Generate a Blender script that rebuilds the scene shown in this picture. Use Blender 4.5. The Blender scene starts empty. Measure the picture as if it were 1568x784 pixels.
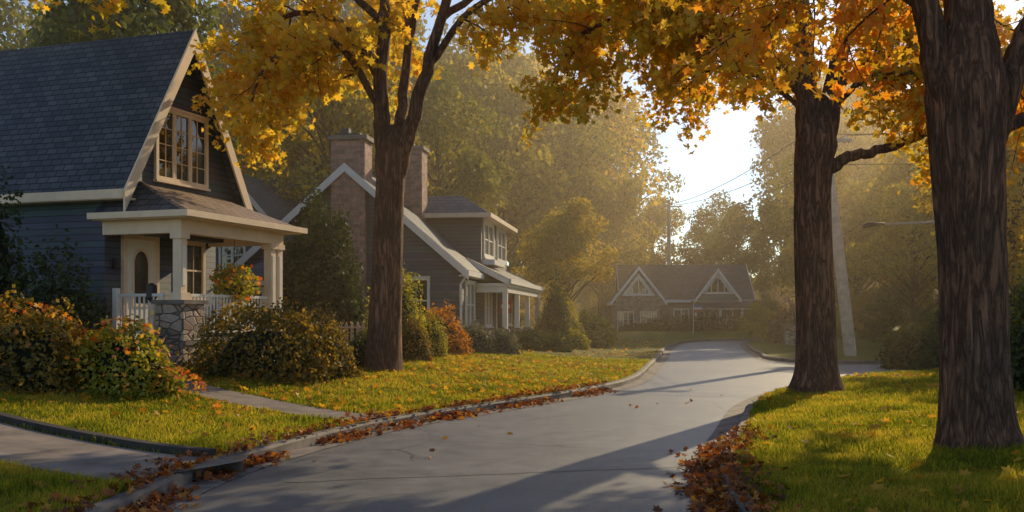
import bpy, math, random
import numpy as np
from mathutils import Vector, noise
rng=np.random.default_rng(7); random.seed(7)
scene=bpy.context.scene
R=math.radians
# ------------------------------------------------------------------ materials
def newmat(name):
    m=bpy.data.materials.new(name); m.use_nodes=True
    nt=m.node_tree; nt.nodes.clear()
    o=nt.nodes.new('ShaderNodeOutputMaterial'); return m,nt,o
def N(nt,t,**kw):
    n=nt.nodes.new(t)
    for k,v in kw.items():
        if k in n.inputs: n.inputs[k].default_value=v
        else: setattr(n,k,v)
    return n
def ramp(nt,fac,stops):
    r=nt.nodes.new('ShaderNodeValToRGB'); e=r.color_ramp.elements
    while len(e)<len(stops): e.new(0.5)
    for i,(p,c) in enumerate(stops):
        e[i].position=p; e[i].color=(c[0],c[1],c[2],1)
    nt.links.new(fac,r.inputs[0]); return r.outputs[0]
def math_(nt,op,a,b=None,c=None):
    n=nt.nodes.new('ShaderNodeMath'); n.operation=op
    for i,v in enumerate((a,b,c)):
        if v is None: continue
        if isinstance(v,(int,float)): n.inputs[i].default_value=v
        else: nt.links.new(v,n.inputs[i])
    return n.outputs[0]
def mixc(nt,f,a,b,mode='MIX'):
    n=nt.nodes.new('ShaderNodeMix'); n.data_type='RGBA'; n.blend_type=mode
    for i,v in ((0,f),(6,a),(7,b)):
        if isinstance(v,(int,float)): n.inputs[i].default_value=v
        elif isinstance(v,tuple): n.inputs[i].default_value=(v[0],v[1],v[2],1)
        else: nt.links.new(v,n.inputs[i])
    return n.outputs[2]
def noise_(nt,vec,scale,detail=4,rough=.6,dist=0):
    n=N(nt,'ShaderNodeTexNoise',Scale=scale,Detail=detail,Roughness=rough,Distortion=dist)
    nt.links.new(vec,n.inputs['Vector']); return n.outputs[0]
def coords(nt,scale=None):
    t=nt.nodes.new('ShaderNodeTexCoord').outputs['Object']
    if scale:
        m=nt.nodes.new('ShaderNodeMapping'); m.inputs['Scale'].default_value=scale
        nt.links.new(t,m.inputs[0]); return m.outputs[0]
    return t
def finish(nt,o,col,rough=.7,h=None,bs=.3,bd=.02,spec=.4):
    p=nt.nodes.new('ShaderNodeBsdfPrincipled')
    if isinstance(col,tuple): p.inputs['Base Color'].default_value=(*col,1)
    else: nt.links.new(col,p.inputs['Base Color'])
    if isinstance(rough,(int,float)): p.inputs['Roughness'].default_value=rough
    else: nt.links.new(rough,p.inputs['Roughness'])
    p.inputs['Specular IOR Level'].default_value=spec
    if h is not None:
        b=N(nt,'ShaderNodeBump',Strength=bs,Distance=bd); nt.links.new(h,b.inputs['Height']); nt.links.new(b.outputs[0],p.inputs['Normal'])
    nt.links.new(p.outputs[0],o.inputs[0]); return p
def m_plain(name,col,rough=.6,var=.25,scale=6,spec=.4):
    m,nt,o=newmat(name); v=coords(nt); n=noise_(nt,v,scale)
    c=ramp(nt,n,[(.3,tuple(x*(1-var) for x in col)),(.7,tuple(min(1,x*(1+var)) for x in col))])
    finish(nt,o,c,rough,n,.15,.01,spec); return m
def m_siding(name,col):
    m,nt,o=newmat(name); v=coords(nt)
    s=nt.nodes.new('ShaderNodeSeparateXYZ'); nt.links.new(v,s.inputs[0])
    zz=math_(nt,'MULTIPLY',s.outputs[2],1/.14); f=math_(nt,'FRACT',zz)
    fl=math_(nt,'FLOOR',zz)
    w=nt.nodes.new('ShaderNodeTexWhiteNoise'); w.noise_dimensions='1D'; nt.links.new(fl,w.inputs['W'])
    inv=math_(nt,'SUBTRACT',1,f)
    n=noise_(nt,coords(nt,(1,1,9)),3)
    base=ramp(nt,n,[(.3,tuple(x*.8 for x in col)),(.7,tuple(x*1.2 for x in col))])
    base=mixc(nt,.25,base,w.outputs[1],'SOFT_LIGHT')
    lap_shade=ramp(nt,f,[(0,(1,1,1)),(.84,(1,1,1)),(.93,(.3,.3,.3)),(1,(.25,.25,.25))])  # shade under each lap, painted into the board colour
    c=mixc(nt,1.0,base,lap_shade,'MULTIPLY')
    finish(nt,o,c,.6,inv,1.0,.025); return m
def m_shingle(name,axis,k,c1,c2):
    m,nt,o=newmat(name); v=coords(nt)
    s=nt.nodes.new('ShaderNodeSeparateXYZ'); nt.links.new(v,s.inputs[0])
    cb=nt.nodes.new('ShaderNodeCombineXYZ')
    nt.links.new(s.outputs[0 if axis=='x' else 1],cb.inputs[0])
    nt.links.new(math_(nt,'MULTIPLY',s.outputs[2],k),cb.inputs[1])
    b=nt.nodes.new('ShaderNodeTexBrick'); nt.links.new(cb.outputs[0],b.inputs['Vector'])
    b.inputs['Color1'].default_value=(*c1,1); b.inputs['Color2'].default_value=(*c2,1)
    b.inputs['Mortar'].default_value=(c1[0]*.25,c1[1]*.25,c1[2]*.25,1)
    b.inputs['Scale'].default_value=1; b.inputs['Brick Width'].default_value=.28; b.inputs['Row Height'].default_value=.16; b.inputs['Mortar Size'].default_value=.014
    b.inputs['Bias'].default_value=-.1
    n=noise_(nt,v,.9,6); c=mixc(nt,.6,b.outputs[0],ramp(nt,n,[(.3,(.55,.55,.55)),(.7,(1.3,1.25,1.2))]),'MULTIPLY')
    f=math_(nt,'FRACT',math_(nt,'MULTIPLY',s.outputs[2],k/.16))
    h=math_(nt,'SUBTRACT',math_(nt,'SUBTRACT',1,f),math_(nt,'MULTIPLY',b.outputs[1],1.2))
    finish(nt,o,c,.62,h,.9,.025,.5); return m
def m_stone(name):
    m,nt,o=newmat(name); v=coords(nt,(3.2,3.2,6.5))
    a=nt.nodes.new('ShaderNodeTexVoronoi'); a.feature='F1'; nt.links.new(v,a.inputs['Vector']); a.inputs['Scale'].default_value=1.1
    e=nt.nodes.new('ShaderNodeTexVoronoi'); e.feature='DISTANCE_TO_EDGE'; nt.links.new(v,e.inputs['Vector']); e.inputs['Scale'].default_value=1.1
    s=nt.nodes.new('ShaderNodeSeparateColor'); nt.links.new(a.outputs['Color'],s.inputs[0])
    c=ramp(nt,s.outputs[0],[(0,(.20,.14,.12)),(.35,(.42,.28,.21)),(.65,(.52,.40,.31)),(1,(.30,.25,.24))])
    n=noise_(nt,v,7,5); c=mixc(nt,.5,c,ramp(nt,n,[(.3,(.5,.5,.5)),(.7,(1.3,1.3,1.3))]),'MULTIPLY')
    ed=ramp(nt,e.outputs['Distance'],[(0,(0,0,0)),(.09,(1,1,1))])
    c=mixc(nt,ed,(.09,.08,.075),c)
    finish(nt,o,c,.85,mixc(nt,.3,ed,n),.9,.04); return m
def m_leaf(name,stops,trans=.5,rough=.5,nscale=.5,nw=.45,objvar=0.0,tt=(1.6,1.4,.7)):
    m,nt,o=newmat(name)
    g=nt.nodes.new('ShaderNodeNewGeometry')
    v=g.outputs['Position']; n=noise_(nt,v,nscale,3)
    n=math_(nt,'MULTIPLY_ADD',n,2.2,-.6)
    f=math_(nt,'ADD',math_(nt,'MULTIPLY',g.outputs['Random Per Island'],1-nw),math_(nt,'MULTIPLY',n,nw))
    if objvar:
        oi=nt.nodes.new('ShaderNodeObjectInfo')
        f=math_(nt,'ADD',f,math_(nt,'MULTIPLY',math_(nt,'SUBTRACT',oi.outputs['Random'],.5),objvar))
    c=ramp(nt,f,stops)
    d=N(nt,'ShaderNodeBsdfDiffuse'); nt.links.new(c,d.inputs[0])
    t=N(nt,'ShaderNodeBsdfTranslucent'); 
    c2=mixc(nt,1.0,c,tt,'MULTIPLY'); nt.links.new(c2,t.inputs[0])
    mx=nt.nodes.new('ShaderNodeMixShader'); mx.inputs[0].default_value=trans
    nt.links.new(d.outputs[0],mx.inputs[1]); nt.links.new(t.outputs[0],mx.inputs[2])
    gl=N(nt,'ShaderNodeBsdfGlossy',Roughness=rough); gl.inputs[0].default_value=(.8,.8,.8,1)
    m2=nt.nodes.new('ShaderNodeMixShader'); m2.inputs[0].default_value=.03
    nt.links.new(mx.outputs[0],m2.inputs[1]); nt.links.new(gl.outputs[0],m2.inputs[2])
    nt.links.new(m2.outputs[0],o.inputs[0]); return m
def m_bark(name,c1,c2):
    m,nt,o=newmat(name); v=coords(nt,(11,11,1.5))
    n=noise_(nt,v,1.0,7,.62,.6); n2=noise_(nt,coords(nt,(22,22,5)),1.5,6,.7)
    rid=math_(nt,'ABSOLUTE',math_(nt,'SUBTRACT',n,.5)); rid=ramp(nt,rid,[(0,(0,0,0)),(.13,(1,1,1))])
    h=mixc(nt,.45,rid,n2); c=ramp(nt,h,[(.12,c1),(.7,c2)])
    big=noise_(nt,coords(nt),1.2,3); c=mixc(nt,.6,c,ramp(nt,big,[(.35,(.55,.6,.6)),(.7,(1.4,1.15,.95))]),'MULTIPLY')
    finish(nt,o,c,.85,h,1.0,.06,.3); return m
M={}
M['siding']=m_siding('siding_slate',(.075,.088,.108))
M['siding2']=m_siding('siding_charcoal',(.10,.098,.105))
M['siding3']=m_siding('siding_taupe',(.27,.22,.18))
M['trim']=m_plain('trim_cream',(.82,.63,.45),.55,.08,3)
M['white']=m_plain('trim_white',(.82,.77,.70),.5,.06,3)
M['shx']=m_shingle('shingle_x',"x",1.15,(.045,.054,.068),(.10,.105,.118))
M['shy']=m_shingle('shingle_y',"y",1.5,(.062,.066,.072),(.12,.115,.115))
M['shporch_lit']=m_shingle('shingle_porch_lit',"y",2.6,(.26,.18,.13),(.36,.25,.18))  # sunlit tan of the front porch slope, put into the shingle colour
M['stone']=m_stone('fieldstone')
M['dark']=m_plain('dark_metal',(.02,.02,.022),.4)
M['joint']=m_plain('tar_joint',(.045,.045,.045),.6)
M['deck']=m_plain('deck_boards',(.16,.13,.11),.7)
M['pink']=m_plain('picket_paint',(.5,.36,.30),.6)
M['red']=m_plain('red_cloth',(.45,.05,.03),.6)
M['blue']=m_plain('blue_cloth',(.04,.07,.3),.6)
M['pole']=m_plain('weathered_pole',(.48,.42,.36),.8,.25,4)
m,nt,o=newmat('window_glass'); v=coords(nt); n=noise_(nt,v,1.5,2)
c=ramp(nt,n,[(.35,(.008,.010,.013)),(.7,(.06,.055,.05))]); finish(nt,o,c,.04,n,.03,.02,.9); M['glass']=m
M['bark']=m_bark('bark',(.038,.021,.016),(.32,.17,.11))
M['barkd']=m_plain('bark_far',(.05,.038,.03),.9)
# brick
m,nt,o=newmat('brick'); v=coords(nt); sp_=nt.nodes.new('ShaderNodeSeparateXYZ'); nt.links.new(v,sp_.inputs[0])
cb=nt.nodes.new('ShaderNodeCombineXYZ'); nt.links.new(math_(nt,'ADD',sp_.outputs[0],sp_.outputs[1]),cb.inputs[0]); nt.links.new(sp_.outputs[2],cb.inputs[1])
bk=nt.nodes.new('ShaderNodeTexBrick'); nt.links.new(cb.outputs[0],bk.inputs['Vector'])
bk.inputs['Color1'].default_value=(.52,.27,.19,1); bk.inputs['Color2'].default_value=(.27,.15,.115,1); bk.inputs['Mortar'].default_value=(.34,.29,.24,1)
bk.inputs['Scale'].default_value=1; bk.inputs['Brick Width'].default_value=.34; bk.inputs['Row Height'].default_value=.15; bk.inputs['Mortar Size'].default_value=.016
n=noise_(nt,v,4,6,.7); c=mixc(nt,.8,bk.outputs[0],ramp(nt,n,[(.3,(.4,.42,.5)),(.7,(1.5,1.45,1.4))]),'MULTIPLY')
finish(nt,o,c,.85,mixc(nt,.4,math_(nt,'SUBTRACT',1,bk.outputs[1]),n),.9,.03); M['brick']=m
# asphalt
m,nt,o=newmat('asphalt'); v=coords(nt)
n1=noise_(nt,v,.45,5); n2=noise_(nt,v,70,3); n3=noise_(nt,v,2.5,6,.7)
c=ramp(nt,n1,[(.3,(.11,.108,.108)),(.7,(.17,.162,.156))])
c=mixc(nt,.8,c,ramp(nt,n2,[(.35,(.5,.5,.5)),(.65,(1.45,1.45,1.45))]),'MULTIPLY')
c=mixc(nt,.7,c,ramp(nt,n3,[(.35,(.65,.65,.65)),(.65,(1.2,1.2,1.2))]),'MULTIPLY')
dv=nt.nodes.new('ShaderNodeMixRGB'); nn=N(nt,'ShaderNodeTexNoise',Scale=1.3,Detail=5); nt.links.new(v,nn.inputs[0])
dv.inputs[0].default_value=.25; nt.links.new(v,dv.inputs[1]); nt.links.new(nn.outputs[1],dv.inputs[2])
vo=nt.nodes.new('ShaderNodeTexVoronoi'); vo.feature='DISTANCE_TO_EDGE'; vo.inputs['Scale'].default_value=.42; nt.links.new(dv.outputs[0],vo.inputs['Vector'])
cr=ramp(nt,vo.outputs['Distance'],[(0,(.25,.25,.25)),(.008,(1,1,1))])
msk=ramp(nt,noise_(nt,v,.3,2),[(.45,(0,0,0)),(.55,(1,1,1))])
cr=mixc(nt,msk,(1,1,1),cr); c=mixc(nt,1.0,c,cr,'MULTIPLY')
rg=math_(nt,'MULTIPLY_ADD',n3,.3,.32)
finish(nt,o,c,rg,mixc(nt,.4,n2,cr),.5,.012,.5); M['asphalt']=m
M['concrete']=m_plain('concrete',(.17,.14,.12),.8,.45,3)
M['path']=m_plain('path_concrete',(.22,.175,.145),.8,.4,2)
M['timber']=m_plain('edging_timber',(.05,.04,.035),.8)
# lawn ground
m,nt,o=newmat('lawn_ground'); v=coords(nt)
n1=noise_(nt,v,.35,5); n2=noise_(nt,v,22,5,.75)
c=ramp(nt,n2,[(.3,(.07,.075,.016)),(.55,(.20,.19,.03)),(.75,(.36,.30,.06))])
c=mixc(nt,.6,c,ramp(nt,n1,[(.35,(.75,.9,.7)),(.65,(1.35,1.15,.9))]),'MULTIPLY')
finish(nt,o,c,.9,n2,1.0,.08,.2); M['lawn']=m
m,nt,o=newmat('grass_blades'); g=nt.nodes.new('ShaderNodeNewGeometry')
n=noise_(nt,g.outputs['Position'],.9,5,.7)
f=math_(nt,'ADD',math_(nt,'MULTIPLY',g.outputs['Random Per Island'],.5),math_(nt,'MULTIPLY_ADD',n,1.8,-.65))
c=ramp(nt,f,[(0,(.035,.06,.012)),(.3,(.13,.175,.024)),(.65,(.34,.33,.04)),(1,(.55,.38,.10))])
d=N(nt,'ShaderNodeBsdfDiffuse'); t=N(nt,'ShaderNodeBsdfTranslucent'); mx=nt.nodes.new('ShaderNodeMixShader'); mx.inputs[0].default_value=.55
nt.links.new(c,d.inputs[0]); nt.links.new(mixc(nt,1.0,c,(1.7,1.45,.7),'MULTIPLY'),t.inputs[0]); nt.links.new(d.outputs[0],mx.inputs[1]); nt.links.new(t.outputs[0],mx.inputs[2]); nt.links.new(mx.outputs[0],o.inputs[0]); M['blade']=m
GOLD=[(0,(.24,.25,.03)),(.3,(.60,.48,.05)),(.65,(.76,.50,.05)),(1,(.76,.34,.04))]
GOLD2=[(0,(.19,.21,.03)),(.35,(.54,.43,.045)),(.65,(.74,.46,.045)),(1,(.74,.26,.03))]
ORNG=[(0,(.30,.24,.03)),(.35,(.64,.42,.04)),(.7,(.74,.31,.03)),(1,(.68,.17,.03))]
M['leafA']=m_leaf('maple_leaf_gold',GOLD,.64,tt=(1.32,1.2,.7))
M['leafB']=m_leaf('maple_leaf_olive',GOLD2,.64,tt=(1.35,1.2,.7))
M['leafC']=m_leaf('maple_leaf_orange',ORNG,.64,tt=(1.35,1.2,.7))
M['bgG']=m_leaf('far_leaf_green',[(0,(.045,.075,.018)),(.5,(.14,.16,.03)),(1,(.32,.25,.045))],.45,nscale=.15,objvar=.5)
M['bgY']=m_leaf('far_leaf_gold',[(0,(.10,.12,.022)),(.5,(.33,.28,.035)),(1,(.6,.38,.05))],.5,nscale=.15,objvar=.5)
M['shG']=m_leaf('shrub_green',[(0,(.016,.032,.013)),(.6,(.05,.075,.02)),(1,(.16,.16,.03))],.3,nscale=1.5)
M['shO']=m_leaf('shrub_bronze',[(0,(.05,.055,.014)),(.5,(.15,.12,.022)),(.82,(.42,.25,.03)),(1,(.57,.15,.04))],.45,nscale=1.2)
M['shY']=m_leaf('shrub_yellow',[(0,(.08,.11,.016)),(.5,(.30,.30,.03)),(1,(.6,.44,.05))],.45,nscale=1.2)
M['shR']=m_leaf('shrub_orange',[(0,(.14,.07,.012)),(.5,(.45,.19,.02)),(1,(.6,.30,.03))],.45,nscale=1.2)
M['shB']=m_leaf('shrub_blue',[(0,(.06,.07,.06)),(.6,(.16,.17,.13)),(1,(.3,.27,.18))],.3,nscale=1.5)
M['shP']=m_leaf('shrub_purple',[(0,(.08,.04,.045)),(.6,(.20,.09,.09)),(1,(.32,.17,.13))],.4,nscale=1.5)
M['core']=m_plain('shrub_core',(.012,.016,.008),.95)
M['fall']=m_leaf('fallen_leaf',[(0,(.06,.025,.012)),(.4,(.20,.065,.02)),(.75,(.42,.12,.025)),(.92,(.6,.30,.04)),(1,(.5,.06,.02))],.25,nscale=2,nw=.15)
M['fally']=m_leaf('fallen_leaf_yellow',[(0,(.20,.10,.02)),(.4,(.55,.28,.03)),(.8,(.7,.44,.05)),(1,(.6,.18,.02))],.4,nscale=2,nw=.15)
M['flower']=m_leaf('flower_petal',[(0,(.7,.06,.02)),(.4,(.75,.25,.02)),(.7,(.85,.5,.05)),(1,(.65,.05,.1))],.3,nscale=2,nw=.2)
# ------------------------------------------------------------------ mesh tools
class MB:
    def __init__(s): s.v=[]; s.f=[]; s.m=[]; s.mats=[]
    def mi(s,k):
        if k not in s.mats: s.mats.append(k)
        return s.mats.index(k)
    def add(s,vs,fs,mat):
        b=len(s.v); s.v+= [tuple(map(float,p)) for p in vs]; i=s.mi(mat)
        for f in fs: s.f.append(tuple(b+j for j in f)); s.m.append(i)
    def box(s,a,b,mat):
        x0,x1=sorted((a[0],b[0])); y0,y1=sorted((a[1],b[1])); z0,z1=sorted((a[2],b[2]))
        s.add([(x0,y0,z0),(x1,y0,z0),(x1,y1,z0),(x0,y1,z0),(x0,y0,z1),(x1,y0,z1),(x1,y1,z1),(x0,y1,z1)],
              [(0,3,2,1),(4,5,6,7),(0,1,5,4),(1,2,6,5),(2,3,7,6),(3,0,4,7)],mat)
    def prism(s,prof,b0,b1,ridge,mat):
        n=len(prof); f=(lambda a,b,z:(a,b,z)) if ridge=='y' else (lambda a,b,z:(b,a,z))
        vs=[f(a,b0,z) for a,z in prof]+[f(a,b1,z) for a,z in prof]
        fs=[tuple(range(n)),tuple(range(2*n-1,n-1,-1))]+[(i,(i+1)%n,n+(i+1)%n,n+i) for i in range(n)]
        s.add(vs,fs,mat)
    def slab(s,a0,z0,a1,z1,b0,b1,t,ridge,mat):
        s.prism([(a0,z0),(a1,z1),(a1,z1-t),(a0,z0-t)],b0,b1,ridge,mat)
    def tube(s,pts,rad,n,mat,jit=0):
        pts=[Vector(p) for p in pts]; b=len(s.v); i_=s.mi(mat); ref=None
        for i,p in enumerate(pts):
            d=(pts[min(i+1,len(pts)-1)]-pts[max(i-1,0)]).normalized()
            if ref is None: ref=Vector((1,0,0)) if abs(d.x)<.8 else Vector((0,1,0))
            x=(ref-d*ref.dot(d)).normalized(); y=d.cross(x); ref=x
            for k in range(n):
                a=2*math.pi*k/n; r=rad[i]
                if jit: r*=1+jit*noise.noise(Vector((math.cos(a)*2.2,math.sin(a)*2.2,p.z*.35)))+jit*.35*noise.noise(Vector((math.cos(a)*7,math.sin(a)*7,p.z*.6)))
                q=p+x*math.cos(a)*r+y*math.sin(a)*r; s.v.append((q.x,q.y,q.z))
        for i in range(len(pts)-1):
            for k in range(n):
                s.f.append((b+i*n+k,b+i*n+(k+1)%n,b+(i+1)*n+(k+1)%n,b+(i+1)*n+k)); s.m.append(i_)
        s.f.append(tuple(b+(len(pts)-1)*n+k for k in range(n))); s.m.append(i_)
    def obj(s,name,parent=None,smooth=False,loc=(0,0,0)):
        me=bpy.data.meshes.new(name); me.from_pydata(s.v,[],s.f)
        for k in s.mats: me.materials.append(M[k])
        me.polygons.foreach_set('material_index',s.m)
        if smooth: me.polygons.foreach_set('use_smooth',[True]*len(s.f))
        me.update(); ob=bpy.data.objects.new(name,me); scene.collection.objects.link(ob)
        ob.location=loc
        if parent: ob.parent=parent
        return ob
def empty(name,loc=(0,0,0),rz=0):
    e=bpy.data.objects.new(name,None); e.location=loc; e.rotation_euler=(0,0,rz); scene.collection.objects.link(e); e.empty_display_size=.2; return e
MAPLE=np.array([(0,-.5,0),(.16,-.24,0),(.46,-.26,.04),(.32,.0,.03),(.5,.28,.08),(.16,.22,.0),(0,.58,-.05),(-.16,.22,0),(-.5,.28,.08),(-.32,.0,.03),(-.46,-.26,.04),(-.16,-.24,0)],float)
RHOMB=np.array([(0,-.5,0),(.32,-.02,.06),(0,.5,0),(-.32,-.02,.06)],float)
def leaf_mesh(name,P,size,mat,tmpl=RHOMB,normals=None,nj=1.0,sv=.35):
    n=len(P); P=np.asarray(P,float)
    nr=rng.normal(size=(n,3))
    if normals is not None: nr=nr*nj+normals
    nr/=np.linalg.norm(nr,axis=1)[:,None]+1e-9
    t=rng.normal(size=(n,3)); t-=nr*(t*nr).sum(1)[:,None]; t/=np.linalg.norm(t,axis=1)[:,None]+1e-9
    b=np.cross(nr,t); sz=size*(1+rng.uniform(-sv,sv,n)); sz=sz[:,None,None]
    k=len(tmpl)
    V=P[:,None,:]+sz*(tmpl[None,:,0:1]*t[:,None,:]+tmpl[None,:,1:2]*b[:,None,:]+tmpl[None,:,2:3]*nr[:,None,:])
    return raw_mesh(name,V.reshape(-1,3),n,k,mat)
def raw_mesh(name,V,n,k,mat):
    me=bpy.data.meshes.new(name); me.vertices.add(n*k); me.vertices.foreach_set('co',V.astype(np.float32).ravel())
    me.loops.add(n*k); me.loops.foreach_set('vertex_index',np.arange(n*k,dtype=np.int32))
    me.polygons.add(n); me.polygons.foreach_set('loop_start',np.arange(0,n*k,k,dtype=np.int32))
    me.materials.append(M[mat]); me.update(calc_edges=True); me.validate(); return me
def link(name,me,parent=None,loc=(0,0,0),rz=0,sc=(1,1,1)):
    o=bpy.data.objects.new(name,me); o.location=loc; o.rotation_euler=(0,0,rz); o.scale=sc; scene.collection.objects.link(o)
    if parent: o.parent=parent
    return o
def catmull(P,k=10):
    P=[np.array(p,float) for p in P]; P=[2*P[0]-P[1]]+P+[2*P[-1]-P[-2]]; out=[]
    for i in range(1,len(P)-2):
        for j in range(k):
            t=j/k; out.append(.5*((2*P[i])+(-P[i-1]+P[i+1])*t+(2*P[i-1]-5*P[i]+4*P[i+1]-P[i+2])*t*t+(-P[i-1]+3*P[i]-3*P[i+1]+P[i+2])*t**3))
    out.append(P[-2]); return np.array(out)
def sstep(a,b,x):
    t=np.clip((x-a)/(b-a),0,1); return t*t*(3-2*t)
# ------------------------------------------------------------------ layout
XL=[(-3.3,-3),(-3.3,4),(-3.15,7.8),(-2.95,10.5),(-1.9,14.1),(-.6,16.6),(1.5,20.5),(3.0,24.5),(4.5,32),(6.0,40),(7.4,48),(9.2,56),(11.3,62.5),(15,67.5),(22,70.5),(60,73)]
XR=[(1.45,-3),(1.6,5),(1.75,7.5),(2.2,10.5),(3.1,13.7),(4.3,17.8),(5.9,21.3),(8.0,24.3),(10.5,26.8),(14,28.6),(22,30),(60,31)]
XF=[(60,35.5),(22,34.5),(13,33.6),(10.2,34.3),(9.5,37),(10.2,41),(11.9,50),(14.4,60.5),(18,65),(26,67.5),(60,69)]
cL=catmull(XL); cR=catmull(XR); cF=catmull(XF)
def xl(y): return np.interp(y,cL[:,1],cL[:,0])
def xr(y): return np.interp(y,cR[:,1],cR[:,0])
def zl(x,y):
    s=xl(y)-x; return .12+.42*sstep(.6,7.5,s)+.012*np.sin(x*1.7+y)*np.cos(y*1.3)*sstep(.2,1,s)
def zr(x,y):
    s=x-xr(y); return .12+.13*sstep(.4,4,s)+.012*np.sin(x*1.9+y)*sstep(.2,1,s)
def loft(name,curve,targets,off,zf):
    S=np.array([0,.1,.25,.5,.8,1.2,1.7,2.3,3,3.8,4.6,5.5,6.5,7.5,9,12,18,30,1e3]); V=[];F=[]
    m=len(S)
    for p,t in zip(curve,targets):
        d=t-p; L=np.linalg.norm(d); d=d/L
        for s in S:
            q=p+d*min(s+off,L); V.append((q[0],q[1],float(zf(q[0],q[1]))))
    for i in range(len(curve)-1):
        for j in range(m-1): F.append((i*m+j,(i+1)*m+j,(i+1)*m+j+1,i*m+j+1))
    b=MB(); b.add(V,F,'lawn'); return b.obj(name,smooth=True)
tl=[]
for p in cL:
    if p[1]<=56: tl.append((-60,p[1]))
    elif p[1]<=70.5: tl.append((-60+40*sstep(56,70.5,p[1]),56+84*sstep(56,70.5,p[1])))
    else: tl.append((-20+80*(p[0]-22)/38,140))
loft('lawn',cL,np.array(tl),.13,zl)
loft('lawn',cR,np.array([(max(60.5,p[0]+.5),p[1]) for p in cR]),.13,zr)
loft('lawn',cF,np.array([(61,p[1]) for p in cF]),.13,lambda x,y:.12)
def curb(name,curve,side):
    b=MB(); n=len(curve); V=[];F=[]
    for i,p in enumerate(curve):
        t=curve[min(i+1,n-1)]-curve[max(i-1,0)]; t/=np.linalg.norm(t); nn=np.array([-t[1],t[0]])*side
        wob=.012*math.sin(i*1.3)
        for o_,z in ((-.32,.006),(-.01,.012),(.0+wob,.10),(.03+wob,.128),(.13,.132),(.17,.0)):
            q=p+nn*o_; V.append((q[0],q[1],z))
    for i in range(n-1):
        for j in range(5): F.append((i*6+j,(i+1)*6+j,(i+1)*6+j+1,i*6+j+1))
    b.add(V,F,'concrete'); return b.obj(name,smooth=False)
curb('kerb',cL,1); curb('kerb',cR,-1); curb('kerb',cF,-1)
b=MB(); b.add([(-5,-6,0),(62,-6,0),(62,73,0),(-5,73,0)],[(0,1,2,3)],'asphalt'); b.obj('road')
b=MB(); b.add([(-900,-300,-.06),(900,-300,-.06),(900,1200,-.06),(-900,1200,-.06)],[(0,1,2,3)],'lawn'); b.obj('ground')
b=MB()
for (x0,y0,x1,y1) in ((-2.2,9.6,1.9,10.6),(1.9,20.6,5.2,19.6),(4.9,29,10.5,29.8)):
    n=24
    for i in range(n):
        f=lambda k:(x0+(x1-x0)*k/n,y0+(y1-y0)*k/n+.03*noise.noise(Vector((k*.4,x0,0)))*3)
        p,q=f(i),f(i+1); b.add([(p[0],p[1],.004),(q[0],q[1],.004),(q[0],q[1]+.022,.004),(p[0],p[1]+.022,.004)],[(0,1,2,3)],'joint')
b.obj('road_joint')
def strip(name,P,w,mat,dz=.02,thick=.1):
    c=catmull(P,12); b=MB(); V=[];F=[]; n=len(c)
    for i,p in enumerate(c):
        t=c[min(i+1,n-1)]-c[max(i-1,0)]; t/=np.linalg.norm(t); nn=np.array([-t[1],t[0]])
        for o_,dzz in ((-w/2,-thick),(-w/2,dz),(-w/4,dz),(0,dz),(w/4,dz),(w/2,dz),(w/2,-thick)):
            q=p+nn*o_; V.append((q[0],q[1],float(zl(q[0],q[1]))+dzz))
    for i in range(n-1):
        for j in range(6): F.append((i*7+j,(i+1)*7+j,(i+1)*7+j+1,i*7+j+1))
    b.add(V,F,mat); b.obj(name); return c
walk=strip('front_walk',[(-1.95,14.45),(-3.4,15.3),(-5.2,16.6),(-6.9,18.2),(-8.2,19.6)],.85,'path')
drive=strip('driveway',[(-3.08,9.45),(-4.4,10.2),(-5.9,11.1),(-8,12.4),(-14,16)],1.45,'path')
edge=[(-3.15,10.45),(-4.4,11.2),(-5.8,12.05),(-8,13.4)]
ce=catmull(edge,8); b=MB()
for i in range(len(ce)-1):
    p,q=ce[i],ce[i+1]; t=(q-p)/np.linalg.norm(q-p); n_=np.array([-t[1],t[0]])*.06
    z=float(zl(*p)); z2=float(zl(*q))
    b.add([(p[0]-n_[0],p[1]-n_[1],z-.1),(q[0]-n_[0],q[1]-n_[1],z2-.1),(q[0]+n_[0],q[1]+n_[1],z2-.1),(p[0]+n_[0],p[1]+n_[1],z-.1),
           (p[0]-n_[0],p[1]-n_[1],z+.09),(q[0]-n_[0],q[1]-n_[1],z2+.09),(q[0]+n_[0],q[1]+n_[1],z2+.09),(p[0]+n_[0],p[1]+n_[1],z+.09)],
          [(4,5,6,7),(0,1,5,4),(1,2,6,5),(2,3,7,6),(3,0,4,7)],'timber')
b.obj('lawn_edging')
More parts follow.
